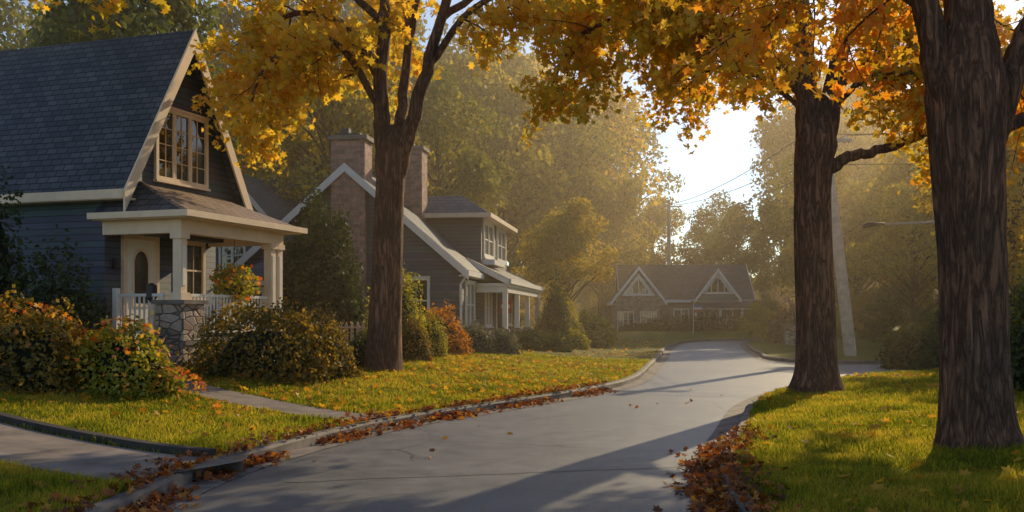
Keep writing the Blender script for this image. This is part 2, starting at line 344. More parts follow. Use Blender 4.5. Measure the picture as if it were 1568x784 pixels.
# ------------------------------------------------------------------ grass + fallen leaves
def dseg(x,y,c):
    d=np.full(x.shape,1e9)
    for i in range(0,len(c)-1,2):
        p=c[i]; q=c[min(i+2,len(c)-1)]; v=q-p; t=np.clip(((x-p[0])*v[0]+(y-p[1])*v[1])/(v@v),0,1)
        d=np.minimum(d,np.hypot(x-p[0]-t*v[0],y-p[1]-t*v[1]))
    return d
def sample(ymin,ymax,dens):
    w=1.45; ys=np.linspace(ymin,ymax,60); out=[]
    for y0,y1 in zip(ys[:-1],ys[1:]):
        n=int(dens((y0+y1)/2)*(y1-y0)*y0*w)
        y=rng.uniform(y0,y1,n); x=rng.uniform(-.72,.72,n)*y1
        out.append(np.stack([x,y],1))
    return np.concatenate(out)
def classify(P):
    x,y=P[:,0],P[:,1]
    L=(x<xl(y)-.14)&(dseg(x,y,walk)>.43)&(dseg(x,y,drive)>.74)&(dseg(x,y,ce)>.07)
    L&=~((x<-5.5)&(y>20.6-.3*(x+8)))
    Rr=(x>xr(y)+.14)&(y<30)&(np.hypot(x-6,y-19.6)>.45)&(np.hypot(x-5,y-10.7)>.4)
    return L,Rr
P=sample(6.5,34,lambda y:2700*(8/max(y,8))**1.5)
L,Rr=classify(P); z=np.where(L,zl(P[:,0],P[:,1]),zr(P[:,0],P[:,1])); k=L|Rr; P=P[k]; z=z[k]; n=len(P)
pn=np.array([noise.noise(Vector((q[0]*1.6,q[1]*1.6,0))) for q in P])
hh=(.04+.04*rng.random(n))*(1+.7*pn); wd=.006*np.maximum(P[:,1]/8,1)**.9
a=rng.uniform(0,math.pi,n); tip=rng.normal(0,.035,(n,2))
V=np.zeros((n,3,3)); V[:,0,0]=P[:,0]-np.cos(a)*wd; V[:,0,1]=P[:,1]-np.sin(a)*wd; V[:,1,0]=P[:,0]+np.cos(a)*wd; V[:,1,1]=P[:,1]+np.sin(a)*wd
V[:,0,2]=V[:,1,2]=z-.01; V[:,2,0]=P[:,0]+tip[:,0]; V[:,2,1]=P[:,1]+tip[:,1]; V[:,2,2]=z+hh
link('grass',raw_mesh('grass',V.reshape(-1,3),n,3,'blade')); print('blades',n)
P=sample(6.5,60,lambda y:22 if y<14 else (30 if y<30 else 6)); L,Rr=classify(P)
dens=np.array([noise.noise(Vector((p[0]*.35,p[1]*.35,3))) for p in P])
keep=(L|Rr)&(rng.random(len(P))<.25+1.3*dens+.6*((P[:,1]>14.5)&L))
z=np.where(L,zl(P[:,0],P[:,1]),zr(P[:,0],P[:,1]))+.045
Q=np.stack([P[:,0],P[:,1],z],1)[keep]
up=np.tile([0,0,1.],(len(Q),1)); link('fallen_leaves',leaf_mesh('fallen_leaves',Q,.10,'fally',MAPLE,up,.45,.5))
G=[]
for i in range(4600):
    y=7+15*rng.random()**1.1; off=abs(rng.normal(0,.15)); c=.25+1.1*noise.noise(Vector((y*.8,1,0)))
    if rng.random()>c: continue
    G.append((xl(y)+.03+off,y,.02+.07*max(0,1-off/.3)*rng.random()))
for i in range(3300):
    y=6.5+6.3*rng.random()**1.1; off=abs(rng.normal(0,.17)); c=.5+.9*noise.noise(Vector((y*.9,5,0)))
    if rng.random()>c*sstep(12.8,9.5,y): continue
    G.append((xr(y)-.03-off,y,.02+.12*max(0,1-off/.35)*rng.random()))
for i in range(22):
    y=8+14*rng.random(); G.append((rng.uniform(xl(y),xr(y)),y,.012))
for i in range(900):
    y=rng.uniform(7,22); G.append((xl(y)-abs(rng.normal(0,.25)),y,.17))
for i in range(420):
    y=rng.uniform(6.5,13); G.append((xr(y)+abs(rng.normal(0,.22)),y,.17))
G=np.array(G); up=np.tile([0,0,1.],(len(G),1)); link('fallen_leaves',leaf_mesh('gutter_leaves',G,.075,'fall',MAPLE,up,.7,.45))
# ------------------------------------------------------------------ buildings
def window(b,face,c,a0,a1,z0,z1,cols=1,rows=2,trim='trim',w=.09,glass='glass'):
    sg=1 if face[0]=='+' else -1; ax=face[1]
    def bx(p0,p1,q0,q1,d0,d1,mat):
        if ax=='x': b.box((c+sg*d0,p0,q0),(c+sg*d1,p1,q1),mat)
        else: b.box((p0,c+sg*d0,q0),(p1,c+sg*d1,q1),mat)
    bx(a0,a1,z0,z1,.0,.012,glass)
    bx(a0-w,a0,z0-w,z1+w,0,.07,trim); bx(a1,a1+w,z0-w,z1+w,0,.07,trim)
    bx(a0,a1,z1,z1+w,0,.068,trim); bx(a0-.03-w,a1+.03+w,z0-w-.05,z0-w,0,.11,trim); bx(a0,a1,z0-w,z0,0,.068,trim)
    bx(a0-w-.02,a1+w+.02,z1+w,z1+w+.045,0,.10,trim)
    for i in range(1,cols):
        x=a0+(a1-a0)*i/cols; bx(x-.055,x+.055,z0,z1,.012,.055,trim)
    cw=(a1-a0)/cols
    for i in range(cols):
        xm=a0+cw*(i+.5); bx(xm-.007,xm+.007,z0,z1,.012,.03,trim)
    for j in range(1,rows):
        zz=z0+(z1-z0)*j/rows; t=.022 if (rows==2) else .008; bx(a0,a1,zz-t,zz+t,.012,.034,trim)
def gable_block(b,a0,a1,b0,b1,zb,ze,za,ridge,wall,roof,trim,over=.35,ov2=.3,tw=.26):
    am=(a0+a1)/2; s=(za-ze)/(am-a0+over); t=.14
    zw=ze+s*over-t-.01
    b.prism([(a0,zb),(a1,zb),(a1,zw),(am,za-t-.01),(a0,zw)],b0,b1,ridge,wall)
    b.slab(a0-over,ze,am,za,b0-ov2,b1+ov2,t,ridge,roof); b.slab(a1+over,ze,am,za,b0-ov2,b1+ov2,t,ridge,roof)
    for e0,e1 in ((b0-ov2-.05,b0-ov2-.002),(b1+ov2+.002,b1+ov2+.05)):
        b.slab(a0-over-.03,ze-.04,am,za+.0,e0,e1,tw,ridge,trim); b.slab(a1+over+.03,ze-.04,am,za+.0,e0,e1,tw,ridge,trim)
    f=(lambda a,bb,z:(a,bb,z)) if ridge=='y' else (lambda a,bb,z:(bb,a,z))
    for a,sg in ((a0,-1),(a1,1)):
        b.box(f(a+sg*(over+.002),b0-ov2,ze-.21),f(a+sg*(over+.045),b1+ov2,ze-.02),trim)
        b.box(f(a,b0-ov2,ze-.225),f(a+sg*(over),b1+ov2,ze-.18),trim)
    return s
# --- house 1
H=empty('gabled_cottage',(-8.14,20.88,0),R(-18.7))
b=MB()
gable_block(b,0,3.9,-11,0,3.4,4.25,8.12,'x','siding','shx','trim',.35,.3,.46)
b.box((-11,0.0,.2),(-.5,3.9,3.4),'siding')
b.box((-.56,-.03,.3),(-.47,.1,3.4),'siding')
window(b,'+x',0,1.04,2.73,4.7,6.15,3,4)
window(b,'+x',-.5,2.66,3.31,2.1,3.3,1,2)
b.obj('walls_and_roof',H)
b=MB()
b.box((-.5,.5,1.1),(-.42,.62,3.42),'trim'); b.box((-.5,1.56,1.1),(-.42,1.68,3.42),'trim'); b.box((-.5,.62,3.3),(-.42,1.56,3.42),'trim')
b.box((-.5,.62,1.1),(-.46,1.56,3.3),'white')
pr=[(.86,1.9),(1.32,1.9),(1.32,2.75)]+[(1.09+.23*math.cos(t),2.75+.3*math.sin(t)) for t in np.linspace(.2,math.pi-.2,9)]+[(.86,2.75)]
b.prism(pr,-.458,-.45,'x','glass')
pr2=[(1.09+.28*math.cos(t),2.75+.36*math.sin(t)) for t in np.linspace(0,math.pi,11)]
for i in range(10):
    p,q=pr2[i],pr2[i+1]; pi=(1.09+(p[0]-1.09)*.84,2.75+(p[1]-2.75)*.84); qi=(1.09+(q[0]-1.09)*.84,2.75+(q[1]-2.75)*.84)
    b.prism([p,q,qi,pi],-.458,-.435,'x','trim')
b.box((-.458,.81,1.86),(-.435,.86,2.75),'trim'); b.box((-.458,1.32,1.86),(-.435,1.37,2.75),'trim'); b.box((-.458,.81,1.82),(-.435,1.37,1.86),'trim')
b.box((-.45,1.43,2.05),(-.40,1.48,2.12),'dark')
b.obj('front_door',H)
b=MB()
E=[(-.49,-.4,3.72),(1.85,-.4,3.72),(1.85,4.14,3.72),(-.49,4.14,3.72)]
T=[(-.49,.5,4.47),(.012,.5,4.47),(.012,3.3,4.47),(-.49,3.3,4.47)]
b.add([E[0],E[1],T[1],T[0]],[(0,1,2,3)],'shx'); b.add([E[1],E[2],T[2],T[1]],[(0,1,2,3)],'shporch_lit'); b.add([E[2],E[3],T[3],T[2]],[(0,1,2,3)],'shx')
b.tube([Vector(E[1])+Vector((0,0,.01)),Vector(T[1])+Vector((0,0,.01))],[.04,.04],6,'shporch_lit')
b.box((-.49,-.38,3.60),(1.83,4.12,3.715),'trim')
b.box((-.55,-.46,3.62),(1.92,-.4,3.75),'trim'); b.box((1.85,-.398,3.62),(1.92,4.2,3.75),'trim'); b.box((-.49,4.14,3.62),(1.848,4.2,3.748),'trim')
b.box((1.28,-.12,3.32),(1.52,3.75,3.6),'trim'); b.box((-.45,-.12,3.32),(1.278,.10,3.6),'trim'); b.box((-.45,3.52,3.32),(1.278,3.74,3.6),'trim')
b.obj('porch_roof',H)
b=MB()
b.box((-.5,-.25,.2),(1.7,4.0,1.02),'stone'); b.box((-.498,-.3,1.022),(1.76,4.05,1.1),'deck')
b.box((1.06,-.34,.2),(1.74,.34,1.86),'stone'); b.box((1.0,-.40,1.86),(1.8,.40,1.94),'concrete')
for (x,y,z0) in ((1.4,0,1.94),(1.4,3.35,1.1),(1.4,3.65,1.1)):
    b.box((x-.10,y-.10,z0+.16),(x+.10,y+.10,3.2),'trim'); b.box((x-.14,y-.14,z0),(x+.14,y+.14,z0+.16),'trim'); b.box((x-.14,y-.14,3.2),(x+.14,y+.14,3.32),'trim')
    for dx in (-.105,.105):
        b.box((x+dx-.006,y-.05,z0+.3),(x+dx+.006,y+.05,3.05),'white')
b.obj('porch_posts',H,)
b=MB()
for zz in (1.25,2.02):
    b.box((-.12,-.08,zz),(1.05,-.02,zz+.06),'white'); b.box((1.37,.35,zz),(1.43,3.24,zz+.06),'white')
for i in range(10): b.box((-.05+i*.118,-.065,1.31),(-.02+i*.118,-.035,2.02),'white')
for i in range(24): b.box((1.385,.42+i*.12,1.31),(1.415,.45+i*.12,2.02),'white')
b.box((-.2,-.11,1.1),(-.1,.01,2.2),'white')
for i in range(4): b.box((-1.1,-.25-.32*(i+1),.3),(-.22,-.25-.32*i,1.08-.16*i),'concrete')
for p,q in (((-.22,-.3,1.95),(-.22,-1.6,1.35)),((-.22,-.3,1.5),(-.22,-1.6,.9)),((-.22,-1.6,1.38),(-.22,-1.6,.4)),((-.22,-.3,2.0),(-.22,-.3,1.1)),((-.22,-.95,1.65),(-.22,-.95,.8))):
    b.tube([p,q],[.02,.02],6,'dark')
b.box((-1.35,-1.2,.3),(-1.0,-.85,1.55),'stone'); b.box((-1.40,-1.25,1.55),(-.95,-.8,1.62),'concrete')
b.obj('railing_and_steps',H)
b=MB()
b.box((-.46,.18,2.62),(-.36,.28,2.85),'dark')
b.tube([(.7,0.0,1.9),(.7,0.0,2.0),(.7,0,2.25),(.7,0,2.3)],[.05,.11,.11,.02],8,'dark')
b.obj('porch_lantern',H)
# --- house 2
H2=empty('chimney_house',(-1.76,34,0),R(-8.1)); b=MB()
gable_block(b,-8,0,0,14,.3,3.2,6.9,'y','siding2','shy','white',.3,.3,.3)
b.slab(-.35,3.80,1.3,2.98,2.8,13.9,.12,'y','shy'); b.box((1.3,2.75,2.82),(1.36,13.95,3.0),'white')
b.box((0.02,2.85,2.72),(1.28,13.8,2.84),'white'); b.slab(-.3,3.76,1.28,2.96,2.72,2.798,.2,'y','white')
b.box((.98,2.9,2.5),(1.2,13.7,2.718),'white'); b.box((.02,2.9,2.5),(.978,3.1,2.718),'white')
for y in (3.05,6.3,9.6,13.4):
    b.box((1.0,y-.1,1.15),(1.18,y+.1,2.5),'white'); b.box((.93,y-.17,.3),(1.25,y+.17,1.15),'stone')
b.box((.02,2.9,.3),(1.3,13.6,.75),'stone')
window(b,'-y',0,-1.95,-1.15,1.45,2.85,1,2,'white'); window(b,'-y',0,-4.6,-3.6,1.6,2.9,2,2,'white')
window(b,'+x',0,.9,2.4,1.3,2.75,2,2,'white'); window(b,'+x',0,5,6.3,1.3,2.6,2,2,'white'); window(b,'+x',0,10.3,12,1.3,2.6,2,2,'white')
b.box((.02,7.6,.75),(.07,8.6,2.7),'white'); b.box((.07,7.7,.8),(.09,8.5,2.6),'dark')
b.tube([(.25,-.12,3.05),(.02,-.08,2.7),(.04,-.08,.4)],[.045,.045,.045],6,'white')
b.obj('walls_and_roof',H2)
b=MB(); b.box((-3.2,4,3.6),(.02,10.6,5.5),'siding2')
x0,x1,y0,y1=-3.4,.42,3.6,11.0
E=[(x0,y0,5.5),(x1,y0,5.5),(x1,y1,5.5),(x0,y1,5.5)]; T=[(-3.2,5.0,6.35),(-.9,5.0,6.35),(-.9,9.6,6.35),(-3.2,9.6,6.35)]
b.add(E+T,[(0,1,5,4),(1,2,6,5),(2,3,7,6),(3,0,4,7),(4,5,6,7)],'shx')
b.box((x0+.02,y0+.02,5.38),(x1-.02,y1-.02,5.495),'trim'); b.box((x0,y0-.05,5.36),(x1+.05,y0,5.53),'trim'); b.box((x1,y0+.002,5.36),(x1+.05,y1,5.528),'trim')
window(b,'+x',.02,4.5,6.6,4.05,5.2,2,2,'white',.14); window(b,'+x',.02,7.8,9.9,4.05,5.2,2,2,'white',.14)
b.box((.02,4.25,3.6),(.5,6.9,3.8),'white')
b.obj('dormer',H2)
b=MB(); b.box((-4.5,-.25,.3),(-3.3,.65,7.7),'brick'); b.box((-4.6,-.35,7.7),(-3.2,.75,7.85),'concrete'); b.box((-4.25,0.,7.95),(-3.95,.3,8.15),'dark')
b.box((-3.05,3.2,4.5),(-2.1,4.1,7.9),'brick'); b.box((-3.13,3.12,7.9),(-2.02,4.18,8.03),'concrete')
b.box((-4.35,-.15,7.85),(-3.5,.55,7.95),'dark')
b.obj('chimneys',H2)
b=MB(); b.box((-7.2,-2.4,.3),(-4.7,-.02,2.75),'siding2')
E=[(-7.5,-2.7,2.78),(-4.4,-2.7,2.78),(-4.4,0,2.78),(-7.5,0,2.78)]; T=[(-6.6,-.9,3.55),(-5.3,-.9,3.55),(-5.3,0,3.55),(-6.6,0,3.55)]
b.add(E+T,[(0,1,5,4),(1,2,6,5),(3,0,4,7),(4,5,6,7)],'shx'); b.box((-7.48,-2.68,2.62),(-4.42,-.02,2.77),'white')
window(b,'-y',-2.4,-7.0,-6.1,1.5,2.4,1,2,'white',.12); window(b,'-y',-2.4,-5.8,-4.95,1.5,2.4,1,2,'white',.12)
b.obj('side_wing',H2)
b=MB(); b.box((.35,6.5,1.75),(.85,6.53,2.3),'red'); b.box((.42,6.48,1.95),(.78,6.498,2.1),'white'); b.tube([(.6,6.51,2.72),(.6,6.51,2.3)],[.01,.01],4,'dark'); b.obj('porch_sign',H2)
# --- blue roof house behind
H4=empty('blue_roof_house',(-11.5,43,0),R(-12)); b=MB()
gable_block(b,0,7,-6,4.6,.3,5.3,8.1,'x','siding','shx','white')
gable_block(b,-1.0,2.4,-2.5,3,.3,5.2,7.5,'y','siding','shy','white')
window(b,'-y',-2.5,.2,1.2,3.4,4.8,2,2,'white'); window(b,'-y',-2.5,.2,1.2,1.2,2.4,2,2,'white'); window(b,'-y',0,-4,-3,3.6,4.8,2,2,'white')
window(b,'-y',0,3.2,4.2,3.6,4.8,2,2,'white')
b.obj('walls_and_roof',H4)
# --- far house
H3=empty('stone_bungalow',(7.6,74,0),R(-3)); b=MB()
gable_block(b,2.2,9.2,.8,10.4,.0,2.9,5.75,'x','siding3','shx','white',.4,.3,.22)
gable_block(b,.1,3.5,0,6,.0,2.75,5.35,'y','stone','shy','white',.35,.3,.3)
gable_block(b,6.4,9.1,.9,6,.0,2.95,5.2,'y','siding3','shy','white',.35,.3,.3)
for xm,zb,y in ((1.8,3.15,-.01),(7.75,3.3,.89)):
    b.prism([(xm-1.25,zb),(xm+1.25,zb),(xm,zb+1.65)],y-.05,y,'y','white')
    b.prism([(xm-.85,zb+.15),(xm+.85,zb+.15),(xm,zb+1.3)],y-.065,y-.052,'y','glass')
    b.box((xm-.03,y-.1,zb),(xm+.03,y-.07,zb+1.4),'white'); b.box((xm-.5,y-.1,zb),(xm-.45,y-.07,zb+.7),'white'); b.box((xm+.45,y-.1,zb),(xm+.5,y-.07,zb+.7),'white')
window(b,'-y',0,.3,1.4,.4,1.9,3,3,'trim',.08); window(b,'-y',0,2.0,3.1,.4,1.9,3,3,'trim',.08)
window(b,'-y',2.2,4.7,5.7,.5,2.1,2,2,'white'); window(b,'-y',.9,6.8,7.6,.8,2.1,2,2,'white'); window(b,'-y',.9,8.0,8.8,.8,2.1,2,2,'white')
b.slab(-.3,2.35,2.2,2.95,5.9,10.8,.1,'x','shx')
for x in (6,7.8,9.4,10.6): b.box((x-.08,-.15,.1),(x+.08,.01,2.3),'white')
b.box((5.9,-.2,2.15),(10.8,-.02,2.33),'white')
b.obj('walls_and_roof',H3)
b=MB(); b.tube([(12.75,70,.1),(12.75,70,2.6)],[.03,.02],6,'white'); b.box((12.78,69.99,1.9),(13.3,70.01,2.1),'red'); b.box((12.78,69.99,2.102),(13.3,70.01,2.25),'white'); b.box((12.78,69.99,2.252),(13.3,70.01,2.45),'blue'); b.obj('flag_pole')
b=MB()
for i in range(26):
    t=i/25; x=-6.6+t*3.6; y=26.3+t*2.2; z=float(zl(x,y))
    b.prism([(x-.04,z),(x+.04,z),(x+.04,z+.85),(x,z+.93),(x-.04,z+.85)],y-.01,y+.01,'y','pink')
b.tube([(-6.65,26.32,1.3),(-2.95,28.55,1.3)],[.03,.03],4,'pink'); b.tube([(-6.65,26.32,.8),(-2.95,28.55,.8)],[.03,.03],4,'pink')
b.obj('picket_fence')
b=MB(); b.tube([(12.8,37.6,.0),(12.4,37.6,3.6),(11.75,37.6,8.8)],[.24,.21,.17],12,'pole'); b.box((10.9,37.52,8.2),(12.8,37.66,8.32),'pole')
for x in (11,11.5,12.6): b.tube([(x,37.6,8.32),(x,37.6,8.46)],[.04,.03],6,'white')
b.obj('utility_pole',smooth=False)
b=MB(); b.tube([(12.6,80,.0),(12.6,80,11)],[.18,.13],8,'pole'); b.box((11.6,79.95,10.4),(13.6,80.05,10.5),'pole'); b.obj('utility_pole')
b=MB()
for x,dz in ((11,0),(12.6,0),(11.9,-1.1)):
    pts=[]
    for i in range(13):
        t=i/12; pts.append((x+(x*.5+6-x+.3)*t,37.6+42.4*t,8.45+dz+2.1*t-2.4*t*(1-t)))
    b.tube(pts,[.018]*13,4,'dark')
    pts=[(x+(30-x)*i/8,37.6-14*i/8,8.45+dz+.6*i/8-3*(i/8)*(1-i/8)) for i in range(9)]; b.tube(pts,[.012]*9,4,'dark')
b.obj('power_lines')
b=MB(); b.tube([(14.1,30.6,.1),(14.1,30.6,5.2)],[.1,.07],10,'pole'); b.tube([(14.1,30.6,4.3),(13,30.5,4.5),(11.3,30.4,4.42)],[.045,.04,.03],8,'pole')
b.tube([(11.4,30.4,4.43),(11.2,30.4,4.43),(10.9,30.4,4.40),(10.75,30.4,4.36),(10.7,30.4,4.35)],[.03,.06,.08,.07,.02],10,'dark'); b.obj('street_lamp',smooth=True)
# ------------------------------------------------------------------ shrubs
def shrub(name,loc,size,mat,n,ls,flat=False,seed=0):
    e=empty(name,loc); rx,ry,rz=size
    u=rng.normal(size=(n,3)); u[:,2]=np.abs(u[:,2]); u/=np.linalg.norm(u,axis=1)[:,None]
    so=seed*7.7
    nz=np.array([noise.noise(Vector((a[0]*2.2+so,a[1]*2.2,a[2]*2.2)))+.6*noise.noise(Vector((a[0]*6+so,a[1]*6,a[2]*6))) for a in u])
    r=(1+.28*nz)*(1-np.abs(rng.normal(0,.10,n))+.12*(rng.random(n)<.06))
    q=u/((np.abs(u)**3.5).sum(1)**(1/3.5))[:,None]*.95 if flat else u
    low=rng.random(n)<.30
    Pq=q*r[:,None]
    hz=np.hypot(Pq[:,0],Pq[:,1])+1e-6; Pq[low,2]*=rng.random(low.sum())*.6; Pq[low,0]*=.92/np.maximum(hz[low],.6); Pq[low,1]*=.92/np.maximum(hz[low],.6)
    Pq=Pq*np.array([rx,ry,rz])
    link('leaves',leaf_mesh(name+'_leaves',Pq,ls,mat,RHOMB,u*1.0,.9),e)
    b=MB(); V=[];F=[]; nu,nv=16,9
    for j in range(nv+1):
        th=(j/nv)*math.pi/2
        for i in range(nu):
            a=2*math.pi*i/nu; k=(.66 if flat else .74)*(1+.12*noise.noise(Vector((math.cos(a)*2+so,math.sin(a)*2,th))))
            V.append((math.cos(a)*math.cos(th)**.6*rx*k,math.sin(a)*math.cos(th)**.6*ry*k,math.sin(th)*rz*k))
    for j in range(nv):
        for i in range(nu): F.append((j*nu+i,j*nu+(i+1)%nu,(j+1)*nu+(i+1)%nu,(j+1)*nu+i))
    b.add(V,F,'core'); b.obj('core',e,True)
    return e
S=[
('hedge_shrub',-7.5,15.3,1.15,.8,1.35,'shO',6500,.085,0),
('hedge_shrub',-6.15,15.6,.95,.7,1.12,'shY',5500,.08,0),
('hedge_shrub',-9.2,16,1.3,1,1.6,'shG',5000,.09,0),
('bronze_shrub',-4.75,19.0,1.35,.95,1.42,'shO',9500,.08,1),
('bronze_shrub',-3.9,19.8,.85,.8,1.15,'shO',4500,.08,0),
('dark_shrub',-9.0,19.6,1.2,.7,2.3,'shG',5000,.10,0),
('evergreen_shrub',-10.6,19.9,.9,.8,4.2,'shG',5000,.10,0),
('small_shrub',-3.35,22.6,.5,.5,.8,'shG',2500,.07,0),
('arborvitae',-3.1,26.2,.85,.85,2.5,'shY',6500,.08,0),
('round_shrub',-2.5,25.3,.5,.5,1.15,'shO',3000,.07,0),
('round_shrub',-2.3,27.5,.55,.5,1.2,'shY',3000,.07,0),
('orange_shrub',-2.2,29.6,.95,.8,1.35,'shR',4000,.10,0),
('blue_shrub',-1.2,31.5,.75,.6,.95,'shB',3000,.08,0),
('blue_shrub',-.35,32.2,.6,.6,.85,'shB',2500,.08,0),
('boxwood',.55,36.5,.75,.6,.75,'shG',2600,.08,1),
('boxwood',1.6,37.6,.7,.6,.72,'shG',2400,.08,1),
('boxwood',2.6,41,.6,.6,.8,'shY',2400,.09,0),
('boxwood',3.4,44,.9,.7,.7,'shG',2400,.09,0),
('yellow_shrub',2.2,46,1.1,1,2.3,'shY',4500,.12,0),
('yellow_shrub',3.9,50,1.3,1,1.6,'shY',4000,.13,0),
('dark_shrub',1.9,43,.6,.6,2.9,'shG',3500,.10,0),
('evergreen_tree',-5.75,29.5,1.45,1.2,4.3,'shG',16000,.12,0),
('garden_shrub',-5.6,28,.9,.8,1.3,'shO',3000,.10,0),
('hedge',13.5,72.3,3.6,.7,1.1,'shG',5000,.14,1),
('hedge',9.6,73,1.6,.5,.6,'shG',2000,.14,1),
('purple_shrub',15.8,56,1.3,1,2.3,'shP',4000,.14,0),
('dark_shrub',11.8,28.9,1.0,.8,1.25,'shG',5000,.10,0),
('dark_shrub',13.6,29.6,1.5,1.1,2.3,'shG',8000,.11,0),
('dark_shrub',15.6,29.0,1.5,1.1,2.0,'shG',7000,.11,0),
('dark_shrub',9.9,17.8,1.2,1.1,2.6,'shG',9000,.09,0),
('dark_shrub',20.5,33.9,2.5,1.2,2.6,'shG',7000,.13,0),
('bronze_shrub',9.4,15.8,.8,.8,1.1,'shO',4000,.07,0),
]
for i,(nm,x,y,rx,ry,rz,mt,n,ls,fl) in enumerate(S):
    z=float(zl(x,y)) if x<xl(y) else .14
    shrub(nm,(x,y,z-.05),(rx,ry,rz),mt,n,ls,bool(fl),i)
F_=[]
for cx,cy,rx,ry,rz in ((-7.5,15.3,1.22,.87,1.42),(-6.15,15.6,1.02,.77,1.17),(-5.4,15.6,.6,.4,.4)):
    for i in range(190):
        a=rng.uniform(0,6.28); th=rng.uniform(.05,1.5); F_.append((cx+math.cos(a)*math.cos(th)*rx,cy+math.sin(a)*math.cos(th)*ry,.4+math.sin(th)*rz))
link('garden_flowers',leaf_mesh('garden_flowers',np.array(F_),.08,'flower',MAPLE,np.tile([0,-.5,.8],(len(F_),1)),.6))
e=empty('hanging_plant',(-6.25,22.4,2.35)); u=rng.normal(size=(900,3)); u=u/np.linalg.norm(u,axis=1)[:,None]*rng.random((900,1))**.4*np.array([.42,.42,.38])
link('leaves',leaf_mesh('basket_leaves',u*1.25,.1,'shY'),e); link('blooms',leaf_mesh('basket_blooms',u[:110]*1.4,.1,'flower',MAPLE),e); b=MB(); b.tube([(0,0,-.35),(0,0,-.1),(0,0,-.08)],[.14,.24,.05],10,'dark'); b.tube([(0,0,0),(0,0,1.2)],[.008,.008],4,'dark'); b.obj('basket',e)
b=MB(); b.box((14.3,52,.1),(15.9,52.4,1.15),'stone'); b.box((14.2,51.9,1.15),(16,52.5,1.25),'concrete'); b.obj('stone_sign_wall')
# ------------------------------------------------------------------ hero trees
def nrm(v):
    return v/(np.linalg.norm(v)+1e-9)
class Tree:
    def __init__(s,lk): s.b=MB(); s.lp=[]; s.lk=lk
    def grow(s,p,d,L,r,lvl,dens=1.0):
        n=max(3,int(L/.28)); st=L/n; pts=[p.copy()]; d=nrm(d)
        for i in range(n):
            d=nrm(d+rng.normal(0,.15,3)+np.array([0,0,-.05 if lvl>=2 else .01])); p=p+d*st; pts.append(p.copy())
            if lvl>=3:
                for k in range(int(10*dens)): s.lp.append(p+rng.normal(0,.12,3)+np.array([0,0,-.05]))
        s.b.tube(pts,list(np.linspace(r,max(r*.3,.004),len(pts))),5 if lvl<3 else 3,'bark')
        if lvl<3:
            nc=int(L/(.2 if lvl==2 else .38))
            for k in range(nc):
                t=.15+.85*(k+rng.random())/nc; i=min(int(t*n),n-1); q=pts[i]
                dd=nrm(pts[i+1]-pts[i]); rr=nrm(np.cross(dd,rng.normal(size=3))); cd=nrm(dd*.7+rr*.8+np.array([0,0,-.08]))
                s.grow(q,cd,(.55+.35*rng.random()) if lvl==2 else (1.0+.8*rng.random()),max(r*.5,.008),lvl+1,dens)
    def limb(s,P,r0,r1,sp=.4,every=.33,bl=1.4,dens=1.0,n=8,jit=0,droop=0):
        c=[]; P3=[np.array(p,float) for p in P]; A=[2*P3[0]-P3[1]]+P3+[2*P3[-1]-P3[-2]]
        for i in range(1,len(A)-2):
            for j in range(6):
                t=j/6; c.append(.5*((2*A[i])+(-A[i-1]+A[i+1])*t+(2*A[i-1]-5*A[i]+4*A[i+1]-A[i+2])*t*t+(-A[i-1]+3*A[i]-3*A[i+1]+A[i+2])*t**3))
        c.append(P3[-1]); c=[q+rng.normal(0,.015,3) if 0<i<len(c)-1 else q for i,q in enumerate(c)]
        rad=[r0+(r1-r0)*(i/(len(c)-1)) for i in range(len(c))]
        s.b.tube(c,rad,n,'bark',jit)
        if sp<1:
            Ls=[np.linalg.norm(c[i+1]-c[i]) for i in range(len(c)-1)]; tot=sum(Ls); acc=0; nxt=sp*tot
            for i,l in enumerate(Ls):
                acc+=l
                while nxt<acc:
                    dd=nrm(c[i+1]-c[i]); rr=nrm(np.cross(dd,rng.normal(size=3))); 
                    s.grow(c[i],nrm(dd*.5+rr+np.array([0,0,-droop])),bl*(.6+.7*rng.random()),max(rad[i]*.4,.012),2,dens); nxt+=every*(.6+.8*rng.random())
    def build(s,name,loc,leaf,size):
        e=empty(name,loc); s.b.obj('trunk_and_limbs',e,True)
        if s.lp: link('leaves',leaf_mesh(name+'_leaves',np.array(s.lp),size,leaf,MAPLE,np.tile([0,0,.5],(len(s.lp),1)),1.0),e)
        print(name,len(s.lp)); return e
def trunk(t,pts,rad): 
    c=catmull(pts,7); rr=np.interp(np.linspace(0,1,len(c)),np.linspace(0,1,len(rad)),rad); t.b.tube([tuple(q) for q in c],list(rr),28,'bark',.16)
# Tree A
t=Tree('leafA')
trunk(t,[(-.02,0,-.2),(0,0,.12),(.02,0,.6),(.05,0,1.4),(.12,0,2.8),(.18,0,4.2),(.22,0,5.1),(.3,0,5.7)],[.66,.5,.40,.345,.33,.33,.34,.2])
t.limb([(.12,0,4.3),(.02,0,5.4),(-.02,0,6.6),(.1,.1,9),(.3,.3,12)],.25,.07,.7,.5,1.3,.8,14,.1)
t.limb([(.28,0,4.4),(.55,-.05,5.4),(.9,-.1,6.6),(1.5,-.3,8.6),(2.4,-.6,11.5)],.22,.06,.7,.5,1.3,.8,14,.1)
t.limb([(.25,0,5.0),(.42,.2,6.2),(.6,.5,8),(1.0,1.4,11)],.16,.05,.7,.5,1.3,.8,10)
t.limb([(0,0,6.0),(-.7,-.4,7.2),(-1.5,-.8,7.5),(-2.3,-1.0,6.8),(-2.6,-1.1,6.0)],.09,.02,.25,.25,.9,1.1,7,0,.3)
t.limb([(0,0,6.6),(-.8,.5,7.8),(-1.7,1,7.8),(-2.5,1.2,6.8),(-2.8,1.2,5.7)],.08,.02,.3,.27,.9,1.1,7,0,.4)
